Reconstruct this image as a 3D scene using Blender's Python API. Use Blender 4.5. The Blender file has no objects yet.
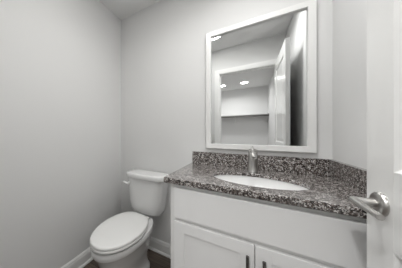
import bpy, bmesh, math
from mathutils import Vector, Matrix

# ------------------------------------------------------------------ camera, world, exposure
sc = bpy.context.scene
CZ = 1.155                       # camera height
F_PX, PX = 161.0, 140.0          # focal length and principal point of the photograph in pixels (402 wide)
cd = bpy.data.cameras.new('camera')
cd.sensor_width = 36.0
cd.lens = F_PX / 402 * 36
cd.shift_x = (201 - PX) / 402
cd.clip_start = 0.01
cam = bpy.data.objects.new('camera', cd)
cam.location = (0, 0, CZ)
cam.rotation_euler = (math.pi / 2, 0, math.atan(107 / F_PX))
sc.collection.objects.link(cam)
sc.camera = cam
w = bpy.data.worlds.new('world'); sc.world = w; w.use_nodes = True
w.node_tree.nodes['Background'].inputs[0].default_value = (.9, .93, 1, 1)
w.node_tree.nodes['Background'].inputs[1].default_value = 0.3
vs = sc.view_settings
vs.view_transform = 'Standard'; vs.look = 'None'; vs.gamma = 1; vs.use_curve_mapping = False
vs.exposure = 0.17
KEY_W, DOWN_W, HALL_W, NEAR_FILL_W = 4.4, 0.5, 4.6, 14.0

# ------------------------------------------------------------------ materials
def mat(name, col, rough=.5, metal=0, spec=.5, coat=0, bump=None, vary=None):
    m = bpy.data.materials.new(name); m.use_nodes = True
    nt = m.node_tree; p = nt.nodes['Principled BSDF']
    p.inputs['Base Color'].default_value = (*col, 1)
    p.inputs['Roughness'].default_value = rough
    p.inputs['Metallic'].default_value = metal
    p.inputs['Specular IOR Level'].default_value = spec
    p.inputs['Coat Weight'].default_value = coat
    p.inputs['Coat Roughness'].default_value = .08
    tc = nt.nodes.new('ShaderNodeTexCoord')
    if bump:
        n = nt.nodes.new('ShaderNodeTexNoise'); n.inputs['Scale'].default_value = bump[0]; n.inputs['Detail'].default_value = 3
        b = nt.nodes.new('ShaderNodeBump'); b.inputs['Strength'].default_value = bump[1]; b.inputs['Distance'].default_value = .001
        nt.links.new(tc.outputs['Object'], n.inputs['Vector']); nt.links.new(n.outputs['Fac'], b.inputs['Height'])
        nt.links.new(b.outputs['Normal'], p.inputs['Normal'])
    if vary:
        n = nt.nodes.new('ShaderNodeTexNoise'); n.inputs['Scale'].default_value = vary[0]
        r = nt.nodes.new('ShaderNodeValToRGB')
        r.color_ramp.elements[0].position = .3; r.color_ramp.elements[1].position = .7
        r.color_ramp.elements[0].color = (*[c * (1 - vary[1]) for c in col], 1)
        r.color_ramp.elements[1].color = (*[min(1, c * (1 + vary[1])) for c in col], 1)
        nt.links.new(tc.outputs['Object'], n.inputs['Vector']); nt.links.new(n.outputs['Fac'], r.inputs[0])
        nt.links.new(r.outputs[0], p.inputs['Base Color'])
    return m

def emis(name, col, s):
    m = bpy.data.materials.new(name); m.use_nodes = True
    p = m.node_tree.nodes['Principled BSDF']
    p.inputs['Base Color'].default_value = (.9, .9, .9, 1)
    p.inputs['Emission Color'].default_value = (*col, 1); p.inputs['Emission Strength'].default_value = s
    return m

def granite_mat():
    m = bpy.data.materials.new('granite'); m.use_nodes = True
    nt = m.node_tree; p = nt.nodes['Principled BSDF']; L = nt.links.new
    p.inputs['Roughness'].default_value = .22; p.inputs['Coat Weight'].default_value = .7; p.inputs['Coat Roughness'].default_value = .12
    tc = nt.nodes.new('ShaderNodeTexCoord')
    warp = nt.nodes.new('ShaderNodeTexNoise'); warp.inputs['Scale'].default_value = 90
    mx = nt.nodes.new('ShaderNodeMixRGB'); mx.inputs[0].default_value = .012
    L(tc.outputs['Object'], warp.inputs['Vector']); L(tc.outputs['Object'], mx.inputs[1]); L(warp.outputs['Color'], mx.inputs[2])
    v = nt.nodes.new('ShaderNodeTexVoronoi'); v.inputs['Scale'].default_value = 290
    L(mx.outputs[0], v.inputs['Vector'])
    sep = nt.nodes.new('ShaderNodeSeparateColor'); L(v.outputs['Color'], sep.inputs[0])
    big = nt.nodes.new('ShaderNodeTexNoise'); big.inputs['Scale'].default_value = 70; big.inputs['Detail'].default_value = 4
    L(tc.outputs['Object'], big.inputs['Vector'])
    a = nt.nodes.new('ShaderNodeMath'); a.operation = 'MULTIPLY_ADD'; a.inputs[1].default_value = 1.5; a.inputs[2].default_value = -.75
    L(big.outputs['Fac'], a.inputs[0])
    s = nt.nodes.new('ShaderNodeMath'); s.operation = 'ADD'; L(a.outputs[0], s.inputs[0]); L(sep.outputs[0], s.inputs[1])
    r = nt.nodes.new('ShaderNodeValToRGB'); r.color_ramp.interpolation = 'CONSTANT'
    els = [(0, (.012, .011, .011)), (.26, (.043, .034, .031)), (.44, (.095, .074, .065)), (.60, (.19, .160, .146)),
           (.73, (.36, .335, .32)), (.88, (.60, .58, .565))]
    cr = r.color_ramp
    cr.elements[0].position = 0; cr.elements[0].color = (*els[0][1], 1)
    cr.elements[1].position = els[1][0]; cr.elements[1].color = (*els[1][1], 1)
    for pos, c in els[2:]:
        e = cr.elements.new(pos); e.color = (*c, 1)
    L(s.outputs[0], r.inputs[0]); L(r.outputs[0], p.inputs['Base Color'])
    return m

def wood_mat():
    m = bpy.data.materials.new('floor_planks'); m.use_nodes = True
    nt = m.node_tree; p = nt.nodes['Principled BSDF']; L = nt.links.new
    p.inputs['Roughness'].default_value = .45
    tc = nt.nodes.new('ShaderNodeTexCoord')
    br = nt.nodes.new('ShaderNodeTexBrick')
    br.inputs['Scale'].default_value = 1; br.inputs['Brick Width'].default_value = 1.2; br.inputs['Row Height'].default_value = .16
    br.inputs['Mortar Size'].default_value = .002; br.offset = .37
    br.inputs['Color1'].default_value = (.09, .072, .060, 1); br.inputs['Color2'].default_value = (.16, .13, .108, 1)
    br.inputs['Mortar'].default_value = (.012, .01, .009, 1)
    L(tc.outputs['Object'], br.inputs['Vector'])
    mp = nt.nodes.new('ShaderNodeMapping'); mp.inputs['Scale'].default_value = (3, 45, 3)
    n = nt.nodes.new('ShaderNodeTexNoise'); n.inputs['Scale'].default_value = 1.6; n.inputs['Detail'].default_value = 6
    L(tc.outputs['Object'], mp.inputs[0]); L(mp.outputs[0], n.inputs['Vector'])
    rr = nt.nodes.new('ShaderNodeValToRGB')
    rr.color_ramp.elements[0].position = .3; rr.color_ramp.elements[0].color = (.45, .45, .45, 1)
    rr.color_ramp.elements[1].position = .7; rr.color_ramp.elements[1].color = (1.25, 1.2, 1.15, 1)
    L(n.outputs['Fac'], rr.inputs[0])
    mm = nt.nodes.new('ShaderNodeMixRGB'); mm.blend_type = 'MULTIPLY'; mm.inputs[0].default_value = 1
    L(br.outputs['Color'], mm.inputs[1]); L(rr.outputs[0], mm.inputs[2]); L(mm.outputs[0], p.inputs['Base Color'])
    return m

M = dict(
    wall=mat('wall_paint', (.73, .73, .726), .75, bump=(420, .08), spec=.3),
    ceil=mat('ceiling_paint', (.80, .80, .797), .9, bump=(250, .12), spec=.2),
    trim=mat('trim_paint', (.84, .84, .83), .3, bump=(60, .02)),
    door=mat('door_paint', (.84, .84, .83), .2, bump=(90, .03)),
    cab=mat('cabinet_paint', (.81, .81, .807), .35, bump=(80, .02)),
    gap=mat('cabinet_frame_paint', (.78, .78, .77), .4, bump=(80, .02)),
    china=mat('white_porcelain', (.80, .80, .797), .1, coat=.4, vary=(3, .01)),
    seat=mat('seat_plastic', (.86, .86, .85), .22, vary=(3, .01)),
    nickel=mat('brushed_nickel', (.50, .49, .475), .3, 1, bump=(300, .05)),
    chrome=mat('chrome', (.8, .8, .8), .1, 1, vary=(5, .02)),
    pull=mat('dark_pewter', (.17, .165, .16), .38, 1, bump=(300, .05)),
    mirror=mat('mirror_silver', (.79, .80, .80), .0, 1),
    edge=mat('frame_lacquer', (.80, .80, .79), .28, bump=(60, .02)),
    shelf=mat('shelf_white', (.80, .80, .79), .4, bump=(60, .02)),
    plate=mat('switch_plastic', (.70, .70, .68), .35, vary=(5, .02)),
    glow=emis('frosted_shade', (1, .98, .94), 1.5), led=emis('led_lens', (1, .99, .96), 22),
    granite=granite_mat(), wood=wood_mat())

# ------------------------------------------------------------------ helpers
def link(name, bm, m, parent=None, smooth=False, kind=None, label=None, cat=None, group=None):
    bmesh.ops.recalc_face_normals(bm, faces=bm.faces)
    me = bpy.data.meshes.new(name); bm.to_mesh(me); bm.free()
    me.materials.append(M[m])
    if smooth:
        for f in me.polygons: f.use_smooth = True
        me.set_sharp_from_angle(angle=math.radians(smooth if smooth is not True else 40))
    o = bpy.data.objects.new(name, me); sc.collection.objects.link(o)
    if parent:
        o.parent = parent
        o.matrix_parent_inverse = world_inv(parent)
    for k, v in (('kind', kind), ('label', label), ('category', cat), ('group', group)):
        if v: o[k] = v
    return o

def world_inv(o):
    # things are placed by their location; every part keeps its geometry in world coordinates
    return Matrix.Translation(-Vector(o.location)) if o.type == 'EMPTY' else Matrix.Identity(4)

def thing(name, loc, label, cat, group=None):
    o = bpy.data.objects.new(name, None); o.location = loc; o.empty_display_size = .1
    sc.collection.objects.link(o); o['label'] = label; o['category'] = cat
    if group: o['group'] = group
    return o

def box(bm, x0, x1, y0, y1, z0, z1, bev=0, seg=2):
    t = bmesh.new()
    v = [t.verts.new((x, y, z)) for x in (x0, x1) for y in (y0, y1) for z in (z0, z1)]
    for f in ((0, 1, 3, 2), (4, 6, 7, 5), (0, 4, 5, 1), (2, 3, 7, 6), (0, 2, 6, 4), (1, 5, 7, 3)):
        t.faces.new([v[i] for i in f])
    bmesh.ops.recalc_face_normals(t, faces=t.faces)
    if bev: bmesh.ops.bevel(t, geom=t.edges[:], offset=bev, segments=seg, affect='EDGES', profile=.5)
    merge(bm, t)

def merge(bm, t):
    me = bpy.data.meshes.new('tmp'); t.to_mesh(me); t.free(); bm.from_mesh(me); bpy.data.meshes.remove(me)

def loft(bm, rings, cap0=True, cap1=True, closed=False):
    vr = [[bm.verts.new(p) for p in r] for r in rings]
    n = len(vr[0]); pairs = list(zip(vr, vr[1:])) + ([(vr[-1], vr[0])] if closed else [])
    for a, b in pairs:
        for i in range(n):
            bm.faces.new((a[i], a[(i + 1) % n], b[(i + 1) % n], b[i]))
    if not closed:
        if cap0: bm.faces.new(list(reversed(vr[0])))
        if cap1: bm.faces.new(vr[-1])

def lathe(bm, cx, cy, prof, n=32, axis='z', cap0=True, cap1=True):
    rings = []
    for r, h in prof:
        ring = []
        for i in range(n):
            a = 2 * math.pi * i / n
            if axis == 'z': ring.append((cx + r * math.cos(a), cy + r * math.sin(a), h))
            elif axis == 'y': ring.append((cx + r * math.cos(a), h, cy + r * math.sin(a)))
            else: ring.append((h, cx + r * math.cos(a), cy + r * math.sin(a)))
        rings.append(ring)
    loft(bm, rings, cap0, cap1)

def tube(bm, pts, rads, n=16, flat=1.0):
    pts = [Vector(p) for p in pts]; rings = []
    for i, p in enumerate(pts):
        d = (pts[min(i + 1, len(pts) - 1)] - pts[max(i - 1, 0)]).normalized()
        up = Vector((0, 0, 1)) if abs(d.z) < .9 else Vector((0, 1, 0))
        s = d.cross(up).normalized(); u = s.cross(d).normalized()
        r = rads[i] if hasattr(rads, '__len__') else rads
        rings.append([p + s * r * math.cos(2 * math.pi * k / n) + u * r * flat * math.sin(2 * math.pi * k / n) for k in range(n)])
    loft(bm, rings)

def extrude_profile(bm, prof, a, b, fn):
    """prof: (out, z) points; fn(t, out, z) -> xyz ; runs t from a to b"""
    r0 = [fn(a, o, z) for o, z in prof]; r1 = [fn(b, o, z) for o, z in prof]
    loft(bm, [r0, r1])

# ------------------------------------------------------------------ room measurements
XL, XR, YB, YF, ZC = -1.203, .42, 1.42, .07, 2.46        # left, right, mirror wall, doorway wall, ceiling
WT = .11
HX0, HX1, HY = -1.3, .47, -2.66                       # hall beyond the doorway
OX0, OX1, OZ = -.350, .316, 2.070                      # door opening

def struct(name, m, *boxes):
    bm = bmesh.new()
    for b in boxes: box(bm, *b)
    return link(name, bm, m, kind='structure')

struct('floor', 'wood', (-1.45, .62, -2.8, 1.55, -.08, 0))
struct('ceiling', 'ceil', (-1.45, .62, -2.8, 1.55, ZC, ZC + .08))
struct('wall_back', 'wall', (XL - .1, XR + .1, YB, YB + .1, 0, ZC))
struct('wall_left', 'wall', (XL - .1, XL, YF, YB, 0, ZC))
struct('wall_right', 'wall', (XR, XR + .1, YF, YB, 0, ZC))
struct('wall_front', 'wall', (XL - .1, OX0 - .018, YF - WT, YF, 0, ZC), (OX1 + .018, HX1 + .1, YF - WT, YF, 0, ZC),
       (OX0 - .018, OX1 + .018, YF - WT, YF, OZ + .018, ZC))
struct('wall_hall_left', 'wall', (HX0 - .1, HX0, HY, YF - WT, 0, ZC))
struct('wall_hall_right', 'wall', (HX1, HX1 + .1, HY, YF - WT, 0, ZC))
struct('wall_hall_far', 'wall', (HX0 - .1, HX1 + .1, HY - .1, HY, 0, ZC))

# baseboards: shoe moulding, flat face, stepped cap
BP = [(0, 0), (.024, 0), (.024, .008), (.019, .018), (.013, .021), (.013, .088), (.010, .096), (.010, .104), (.004, .116), (0, .118)]
def baseboard(name, runs):
    bm = bmesh.new()
    for a, b, fn in runs: extrude_profile(bm, BP, a, b, fn)
    link(name, bm, 'trim', kind='structure')
baseboard('baseboard_left', [(YF + .0245, YB - .0245, lambda t, o, z: (XL + o, t, z))])
baseboard('baseboard_back', [(XL, -.376, lambda t, o, z: (t, YB - o, z))])
baseboard('baseboard_front', [(XL, OX0 - .085, lambda t, o, z: (t, YF + o, z))])
baseboard('baseboard_right', [(YF, .88, lambda t, o, z: (XR - o, t, z))])
baseboard('baseboard_hall_far', [(HX0, HX1, lambda t, o, z: (t, HY + o, z))])

# jamb and casings
struct('trim_1', 'trim', (OX0 - .018, OX0, YF - WT, YF, 0, OZ + .018), (OX1, OX1 + .018, YF - WT, YF, 0, OZ + .018),
       (OX0, OX1, YF - WT, YF, OZ, OZ + .018), (OX0, OX0 + .01, YF - .075, YF - .04, 0, OZ), (OX0 + .01, OX1, YF - .075, YF - .04, OZ - .01, OZ))
def casing(name, y, s):
    bm = bmesh.new()
    W = .066
    prof = [(0, 0), (0, .008), (.012, .012), (.045, .015), (W, .015), (W, 0)]      # (outward, thickness)
    i0, i1, zt = OX0 - .005, OX1 + .005, OZ + .005
    path = [(i0, 0, -1, 0), (i0, zt, -1, 1), (i1, zt, 1, 1), (i1, 0, 1, 0)]
    rings = [[(x + dx * o, y + s * t, z + dz * o) for o, t in prof] for x, z, dx, dz in path]
    loft(bm, rings)
    link(name, bm, 'trim', kind='structure')
casing('trim_2', YF, 1)
casing('trim_3', YF - WT, -1)

# ------------------------------------------------------------------ bathroom door, opened square into the room
def panel_door():
    x0, x1, y0, y1, z0, z1 = OX1 - .013, OX1 + .022, YF + .02, YF + .72, .012, OZ - .004
    st = .11; bm = bmesh.new()
    rails = [(z0, .20), (.86, 1.06), (z1 - .115, z1)]
    box(bm, x0, x1, y0, y0 + st, z0, z1, .0015); box(bm, x0, x1, y1 - st, y1, z0, z1, .0015)
    for a, b in rails: box(bm, x0, x1, y0 + st, y1 - st, a, b)
    for a, b in ((.20, .86), (1.06, z1 - .115)):
        for xs, d in ((x0, 1), (x1, -1)):
            Y0, Y1 = y0 + st, y1 - st
            def rg(i, dep): return [(xs + d * dep, Y0 + i, a + i), (xs + d * dep, Y1 - i, a + i), (xs + d * dep, Y1 - i, b - i), (xs + d * dep, Y0 + i, b - i)]
            loft(bm, [rg(0, .0005), rg(.012, .009), rg(.02, .009), rg(.05, .003)], cap0=False)
    o = link('door_1', bm, 'door', kind='structure')
    # lever handle on each face
    for xs, d in ((x0, -1), (x1, 1)):
        bm = bmesh.new(); yy, zz = y1 - .065, .965
        lathe(bm, yy, zz, [(.032, xs), (.032, xs + d * .006), (.028, xs + d * .010), (.011, xs + d * .011), (.011, xs + d * .05)], 24, 'x')
        ln = 1 if d < 0 else .6
        tube(bm, [(xs + d * .045, yy + .008, zz), (xs + d * .048, yy - .02, zz), (xs + d * .05, yy - .06, zz + .001), (xs + d * .047, yy - .11 * ln, zz - .002)], [.010, .009, .008, .007], 12)
        link('door_handle', bm, 'nickel', o, 50)
    for zz in (.25, 1.05, 1.85):
        bm = bmesh.new(); lathe(bm, x1 - .030, y0 - .008, [(.006, zz - .045), (.006, zz + .045)], 12)
        link('hinge', bm, 'nickel', o, 50)
panel_door()

# ------------------------------------------------------------------ hall: wall shelf and recessed lights, one of them an added fill
t = thing('closet_shelf', (-.4, HY, CZ + .515), 'long white closet shelf on the far wall, seen through the doorway in the mirror', 'shelf')
bm = bmesh.new(); box(bm, HX0, HX1, HY, HY + .26, CZ + .515, CZ + .533, .002); link('shelf_board', bm, 'shelf', t)
for x in (-1.05, -.29, .44):
    bm = bmesh.new()
    box(bm, x - .012, x + .012, HY, HY + .012, CZ + .30, CZ + .515, .002)
    tube(bm, [(x, HY + .01, CZ + .31), (x, HY + .10, CZ + .37), (x, HY + .22, CZ + .507)], .006, 10)
    link('bracket', bm, 'shelf', t)
bm = bmesh.new(); lathe(bm, HY + .235, CZ + .48, [(.013, HX0), (.013, HX1)], 16, 'x'); link('hanging_rod', bm, 'pull', t, 50)

def area(name, loc, size, W, col, parent=None, spread=math.pi, shape='DISK', rot=(0, 0, 0)):
    ld = bpy.data.lights.new(name, 'AREA'); ld.shape = shape; ld.size = size; ld.energy = W; ld.color = col; ld.spread = spread
    o = bpy.data.objects.new(name, ld); sc.collection.objects.link(o)
    o.location = loc; o.rotation_euler = rot
    if parent: o.parent = parent; o.matrix_parent_inverse = world_inv(parent)
    return o

def downlight(x, y, W, label, r=.078, spread=150):
    t = thing('ceiling_light', (x, y, ZC), label, 'ceiling light')
    bm = bmesh.new(); lathe(bm, x, y, [(r, ZC - .004), (r + .004, ZC - .012), (r + .014, ZC - .010), (r + .02, ZC - .002), (r + .02, ZC), (r, ZC)], 40, cap0=False, cap1=False)
    link('trim_ring', bm, 'trim', t, 50)
    bm = bmesh.new(); lathe(bm, x, y, [(r, ZC - .001), (r - .001, ZC - .006)], 40)
    link('lens', bm, 'led', t, 50)
    area('lamp', (x, y, ZC - .014), 2 * r - .01, W, (1, .997, .992), t, spread=math.radians(spread))
downlight(.06, .77, KEY_W, 'round recessed ceiling light over the sink and mirror', .09, 150)
downlight(-.39, .566, DOWN_W, 'round flush bathroom ceiling light, a bright strip at the top left of the mirror', .15)
downlight(-.06, -2.03, HALL_W, 'round recessed hall light, brighter right hand spot above the shelf in the mirror')
downlight(-.25, -.60, NEAR_FILL_W, 'added unseen hall fill light just outside the bathroom doorway, nearest the door')  # unseen lamp, added to brighten the cabinet front through the doorway
downlight(-.56, -2.03, HALL_W, 'round recessed hall light, left hand spot beside the door casing in the mirror')

# ------------------------------------------------------------------ mirror
MX0, MX1, MZ0, MZ1 = -.280, .350, CZ - .115, CZ + .82
t = thing('framed_mirror', ((MX0 + MX1) / 2, YB, MZ0), 'large rectangular wall mirror in a plain white frame above the sink', 'mirror')
bm = bmesh.new()
W, T = .0375, .026
prof = [(0, 0), (0, T - .002), (.002, T), (W - .002, T), (W, T - .002), (W, .008), (W - .004, .008), (W - .004, 0)]
cor = [(MX0, MZ0, 1, 1), (MX1, MZ0, -1, 1), (MX1, MZ1, -1, -1), (MX0, MZ1, 1, -1)]
loft(bm, [[(x + dx * o, YB - h, z + dz * o) for o, h in prof] for x, z, dx, dz in cor], closed=True)
link('frame', bm, 'edge', t)
bm = bmesh.new(); box(bm, MX0 + W - .003, MX1 - W + .003, YB - .007, YB - .001, MZ0 + W - .003, MZ1 - W + .003)
link('mirror_glass', bm, 'mirror', t, label='silvered glass reflecting the open door and hall')

# ------------------------------------------------------------------ vanity cabinet
CX0, CX1, CTOP, CBOT = -.372, XR - .001, CZ - .249, CZ - .249 - .031
FY = .865                                                # front of doors
t = thing('vanity_cabinet', (.024, YB, 0), 'white two door bathroom vanity cabinet under the speckled granite top', 'cabinet')
bm = bmesh.new()
ft, cb = FY + .019, CBOT - .0005
box(bm, CX0, CX0 + .016, ft + .019, YB - .001, .0, cb); box(bm, CX1 - .016, CX1, ft + .019, YB - .001, .0, cb)      # sides
box(bm, CX0 + .016, CX1 - .016, YB - .012, YB - .001, .1, cb); box(bm, CX0 + .016, CX1 - .016, ft + .019, YB - .012, .1, .116)   # back, bottom
box(bm, CX0, CX0 + .040, ft, ft + .019, .1, cb, .0008); box(bm, CX1 - .040, CX1, ft, ft + .019, .1, cb, .0008)          # face frame
box(bm, CX0 + .040, CX1 - .040, ft, ft + .019, cb - .035, cb); box(bm, CX0 + .040, CX1 - .040, ft, ft + .019, .1, .14)
box(bm, CX0 + .040, CX1 - .040, ft, ft + .019, CZ - .500, CZ - .455)
box(bm, .009, .048, ft, ft + .019, .14, CZ - .5)
box(bm, CX0 + .016, CX1 - .016, FY + .085, FY + .1, 0, .1)                                                          # toe kick
link('cabinet_body', bm, 'gap', t)
bm = bmesh.new()
zt, zb = CZ - .3025, CZ - .468
box(bm, CX0 + .029, CX1 - .012, FY, FY + .018, zb, zt, .002); link('false_drawer_front', bm, 'cab', t)
def shaker(x0, x1, z0, z1, hx):
    bm = bmesh.new(); s = .057
    box(bm, x0, x0 + s, FY, FY + .018, z0, z1, .0016); box(bm, x1 - s, x1, FY, FY + .018, z0, z1, .0016)
    box(bm, x0 + s - .001, x1 - s + .001, FY, FY + .018, z1 - s, z1, .0016); box(bm, x0 + s - .001, x1 - s + .001, FY, FY + .018, z0, z0 + s, .0016)
    box(bm, x0 + s - .004, x1 - s + .004, FY + .006, FY + .016, z0 + s - .004, z1 - s + .004)
    d = link('door', bm, 'cab', t)
    bm = bmesh.new(); zh1 = CZ - .530; zh0 = zh1 - .125
    tube(bm, [(hx, FY - .026, zh1), (hx, FY - .026, zh1 - .03), (hx, FY - .026, zh0 + .03), (hx, FY - .026, zh0)], .0062, 14)
    for z in (zh1 - .018, zh0 + .018): lathe(bm, hx, z, [(.0055, FY - .026), (.0055, FY)], 12, 'y')
    link('handle', bm, 'pull', d, 50, label='dark pewter bar pull')
mid = .0285
shaker(CX0 + .029, mid - .0017, .125, CZ - .4885, .002)
shaker(mid + .0017, CX1 - .012, .125, CZ - .4885, .060)

# ------------------------------------------------------------------ granite worktop with oval cut-out
KX0, KX1, KY0, KY1 = -.402, XR - .0005, .853, YB - .0005
SX, SY, SA, SB = .036, 1.083, .212, .145
t = thing('granite_countertop', (0, YB, CTOP), 'speckled brown and grey granite vanity top with an oval sink cutout', 'countertop')
bm = bmesh.new(); N = 96
def rect_pt(a, x0, x1, y0, y1):
    dx, dy = math.cos(a), math.sin(a)
    k = []
    if dx > 1e-9: k.append((x1 - SX) / dx)
    if dx < -1e-9: k.append((x0 - SX) / dx)
    if dy > 1e-9: k.append((y1 - SY) / dy)
    if dy < -1e-9: k.append((y0 - SY) / dy)
    k = min(k); return SX + dx * k, SY + dy * k
angs = sorted([2 * math.pi * i / N for i in range(N)] + [math.atan2(y - SY, x - SX) % (2 * math.pi) for x in (KX0, KX1) for y in (KY0, KY1)])
def rr(z, ins): return [(*rect_pt(a, KX0 + ins, KX1 - ins, KY0 + ins, KY1 - ins), z) for a in angs]
def el(z, g): return [(SX + (SA + g) * math.cos(a), SY + (SB + g) * math.sin(a), z) for a in angs]
# inner edge, top, outer edge, underside as one closed ring
loft(bm, [el(CTOP - .018, 0), el(CTOP - .002, 0), el(CTOP, .002), rr(CTOP, .003), rr(CTOP - .001, .001), rr(CTOP - .004, 0), rr(CBOT + .003, 0), rr(CBOT, .002), rr(CBOT, .034), rr(CTOP - .018, .035)], closed=True)
link('countertop_slab', bm, 'granite', t)
bm = bmesh.new(); box(bm, -.390, KX1, YB - .021, YB - .0005, CTOP, CZ - .149, .0015); link('backsplash', bm, 'granite', t)
bm = bmesh.new(); box(bm, KX1 - .020, KX1, KY0 + .004, YB - .0215, CTOP, CZ - .149, .0015); link('side_splash', bm, 'granite', t)

# sink
t = thing('oval_sink', (SX, SY, CBOT - .14), 'white oval undermount basin set in the granite top', 'sink')
bm = bmesh.new()
def ring(z, k, g=0): return [(SX + (SA + g) * k * math.cos(2 * math.pi * i / 64), SY + (SB + g) * k * math.sin(2 * math.pi * i / 64), z) for i in range(64)]
zs = CTOP - .0185
inner = [ring(zs, 1, .004), ring(zs - .01, 1, .003), ring(zs - .04, .97), ring(zs - .075, .88), ring(zs - .105, .70), ring(zs - .122, .45), ring(zs - .13, .13)]
outer = [ring(zs - .14, .13), ring(zs - .135, .5), ring(zs - .118, .76), ring(zs - .08, .95), ring(zs - .04, 1.03), ring(zs - .012, 1, .015), ring(zs - .01, 1, .022), ring(zs, 1, .022)]
loft(bm, inner + outer, closed=True); link('basin', bm, 'china', t, 50)
bm = bmesh.new(); lathe(bm, SX, SY, [(.0265, zs - .129), (.026, zs - .126), (.02, zs - .126), (.017, zs - .129)], 28); link('drain', bm, 'nickel', t, 50)

# faucet
FX, FYY = .032, 1.29
t = thing('faucet', (FX, FYY, CTOP), 'brushed nickel single handle faucet standing behind the oval sink', 'faucet')
bm = bmesh.new()
lathe(bm, FX, FYY, [(.030, CTOP), (.030, CTOP + .004), (.0275, CTOP + .008), (.0265, CTOP + .06), (.025, CTOP + .112), (.0245, CTOP + .125)], 36)
link('body', bm, 'nickel', t, 50)
bm = bmesh.new()
tube(bm, [(FX, FYY + .002, CTOP + .112), (FX, FYY - .03, CTOP + .118), (FX, FYY - .08, CTOP + .120), (FX, FYY - .115, CTOP + .116), (FX, FYY - .130, CTOP + .106), (FX, FYY - .133, CTOP + .096)],
     [.020, .0195, .0185, .017, .015, .013], 20)
link('spout', bm, 'nickel', t, 50)
bm = bmesh.new()
lathe(bm, FX, FYY, [(.0245, CTOP + .1262), (.0245, CTOP + .140), (.022, CTOP + .148), (.012, CTOP + .152)], 36)
tube(bm, [(FX, FYY - .004, CTOP + .146), (FX, FYY + .012, CTOP + .154), (FX, FYY + .045, CTOP + .163)], [.009, .0065, .005], 12, .7)
link('lever', bm, 'nickel', t, 50)

# ------------------------------------------------------------------ toilet
TX = -.794
TKX = -.789                                      # tank axis
def P(x, f, z): return (TX + x, YB - f, z)
def egg(wd, fb, ff, z, n=56, pw=2.1, pb=3.6, wide=.44, tap=.27):
    """outline of a seat: fb back, ff front distance from the wall, widest at 'wide' from the back, tapering to a squarer back"""
    fm = fb + (ff - fb) * wide; pts = []
    for i in range(n):
        a = 2 * math.pi * i / n; c, s = math.cos(a), math.sin(a)
        e = pw if s >= 0 else pb
        cx_ = math.copysign(abs(c) ** (2 / e), c); sy_ = math.copysign(abs(s) ** (2 / e), s)
        if s < 0: cx_ *= 1 - tap * abs(sy_) ** 1.5
        pts.append(P(wd * cx_, fm + sy_ * ((ff - fm) if s >= 0 else (fm - fb)), z))
    return pts
t = thing('toilet', P(0, .4, 0), 'white two piece toilet with closed lid beside the vanity cabinet', 'toilet')
SZ = CZ - .699                                   # top of the lid
bm = bmesh.new()
R = [(.122, .16, .60, .0, .40), (.123, .16, .60, .022, .40), (.112, .17, .60, .034, .40), (.100, .18, .59, .09, .45), (.106, .17, .61, .15, .46),
     (.122, .16, .645, .21, .46), (.142, .15, .682, .27, .46), (.150, .145, .708, SZ - .122, .46), (.162, .142, .728, SZ - .106, .45), (.168, .14, .737, SZ - .092, .45),
     (.170, .138, .740, SZ - .062, .45), (.167, .138, .737, SZ - .055, .45), (.152, .15, .71, SZ - .051, .45)]
loft(bm, [egg(a, b, c, z, wide=w_, pb=3.6, tap=.28) for a, b, c, z, w_ in R]); link('bowl', bm, 'china', t, 50)
bm = bmesh.new()
z0 = SZ - .040
loft(bm, [egg(.165, .235, .731, z0), egg(.170, .232, .741, z0 + .003), egg(.171, .231, .742, z0 + .012), egg(.168, .234, .738, z0 + .017), egg(.161, .242, .722, z0 + .018)])
link('seat', bm, 'seat', t, 50)
bm = bmesh.new(); z0 = SZ - .020
loft(bm, [egg(.162, .238, .731, z0), egg(.169, .232, .741, z0 + .003), egg(.170, .231, .742, z0 + .010), egg(.166, .235, .737, z0 + .016), egg(.157, .245, .726, z0 + .019),
          egg(.12, .30, .64, SZ + .001), egg(.04, .42, .5, SZ + .002)])
link('seat_lid', bm, 'seat', t, 50)
for s in (-1, 1):
    bm = bmesh.new(); lathe(bm, YB - .226, SZ - .030, [(.012, TX + s * .070 - .022), (.014, TX + s * .070 - .018), (.014, TX + s * .070 + .018), (.012, TX + s * .070 + .022)], 20, 'x')
    link('hinge', bm, 'seat', t, 50)
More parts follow.
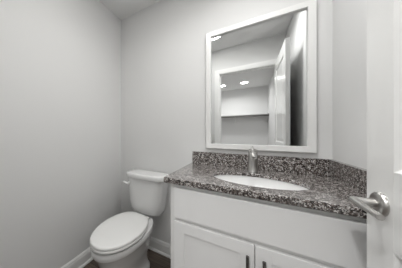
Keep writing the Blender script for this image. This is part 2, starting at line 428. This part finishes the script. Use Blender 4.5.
# tank: rounded rectangle, bowed front, narrowing and rounding off towards the bottom
def rrect(hw, fb, ff, z, bow=.0, e=5, n=64):
    fm, hd = (fb + ff) / 2, (ff - fb) / 2; pts = []
    for i in range(n):
        a = 2 * math.pi * i / n; c, s = math.cos(a), math.sin(a)
        x = hw * math.copysign(abs(c) ** (2 / e), c); f = fm + hd * math.copysign(abs(s) ** (2 / e), s)
        if s > 0: f += bow * (1 - (x / hw) ** 2) * abs(s)
        pts.append((TKX + x, YB - f, z))
    return pts
LT = CZ - .366                                   # top of tank lid
bm = bmesh.new()
TB = [(.10, .05, .15, .418, .01, 3), (.135, .04, .168, .424, .012, 3.4), (.152, .032, .176, .437, .014, 4), (.163, .027, .181, .46, .016, 4.5), (.172, .024, .184, .52, .017, 5), (.179, .021, .187, .62, .018, 6),
      (.186, .019, .190, .72, .018, 7), (.188, .018, .192, LT - .047, .018, 7)]
loft(bm, [rrect(a, b, c, z, bo, e) for a, b, c, z, bo, e in TB]); link('tank', bm, 'china', t, 50)
bm = bmesh.new(); z0 = LT - .045
loft(bm, [rrect(.190, .018, .194, z0, .018, 7), rrect(.197, .013, .203, z0 + .004, .018, 7), rrect(.199, .012, .205, z0 + .014, .018, 7), rrect(.199, .012, .205, LT - .014, .018, 7), rrect(.196, .014, .202, LT - .006, .018, 7),
          rrect(.189, .02, .195, LT - .001, .018, 7), rrect(.17, .04, .17, LT, .016, 5)])
link('tank_lid', bm, 'china', t, 50)
bm = bmesh.new(); hx, hz = TKX - .148, LT - .098
lathe(bm, hx, hz, [(.013, YB - .192), (.013, YB - .208), (.009, YB - .212), (.008, YB - .225)], 20, 'y')
tube(bm, [(hx + .012, YB - .224, hz - .003), (hx - .01, YB - .226, hz), (hx - .03, YB - .226, hz + .006), (hx - .044, YB - .222, hz + .010)], [.013, .013, .012, .009], 14, .8)
link('flush_lever', bm, 'china', t, 50, label='white flush lever')
for s in (-1, 1):
    bm = bmesh.new(); lathe(bm, TX + s * .088, YB - .36, [(.014, .012), (.014, .028), (.009, .036)], 16); link('bolt_cap', bm, 'seat', t, 50)

# ------------------------------------------------------------------ light switch beside the doorway
t = thing('light_switch', (-.455, YF, CZ - .06), 'small light switch plate beside the doorway casing, seen at the lower left of the mirror', 'light switch')
bm = bmesh.new(); box(bm, -.492, -.420, YF, YF + .006, CZ - .12, CZ - .005, .002); link('switch_plate', bm, 'plate', t)
bm = bmesh.new(); box(bm, -.472, -.440, YF + .006, YF + .010, CZ - .095, CZ - .03, .001); link('rocker', bm, 'plate', t)
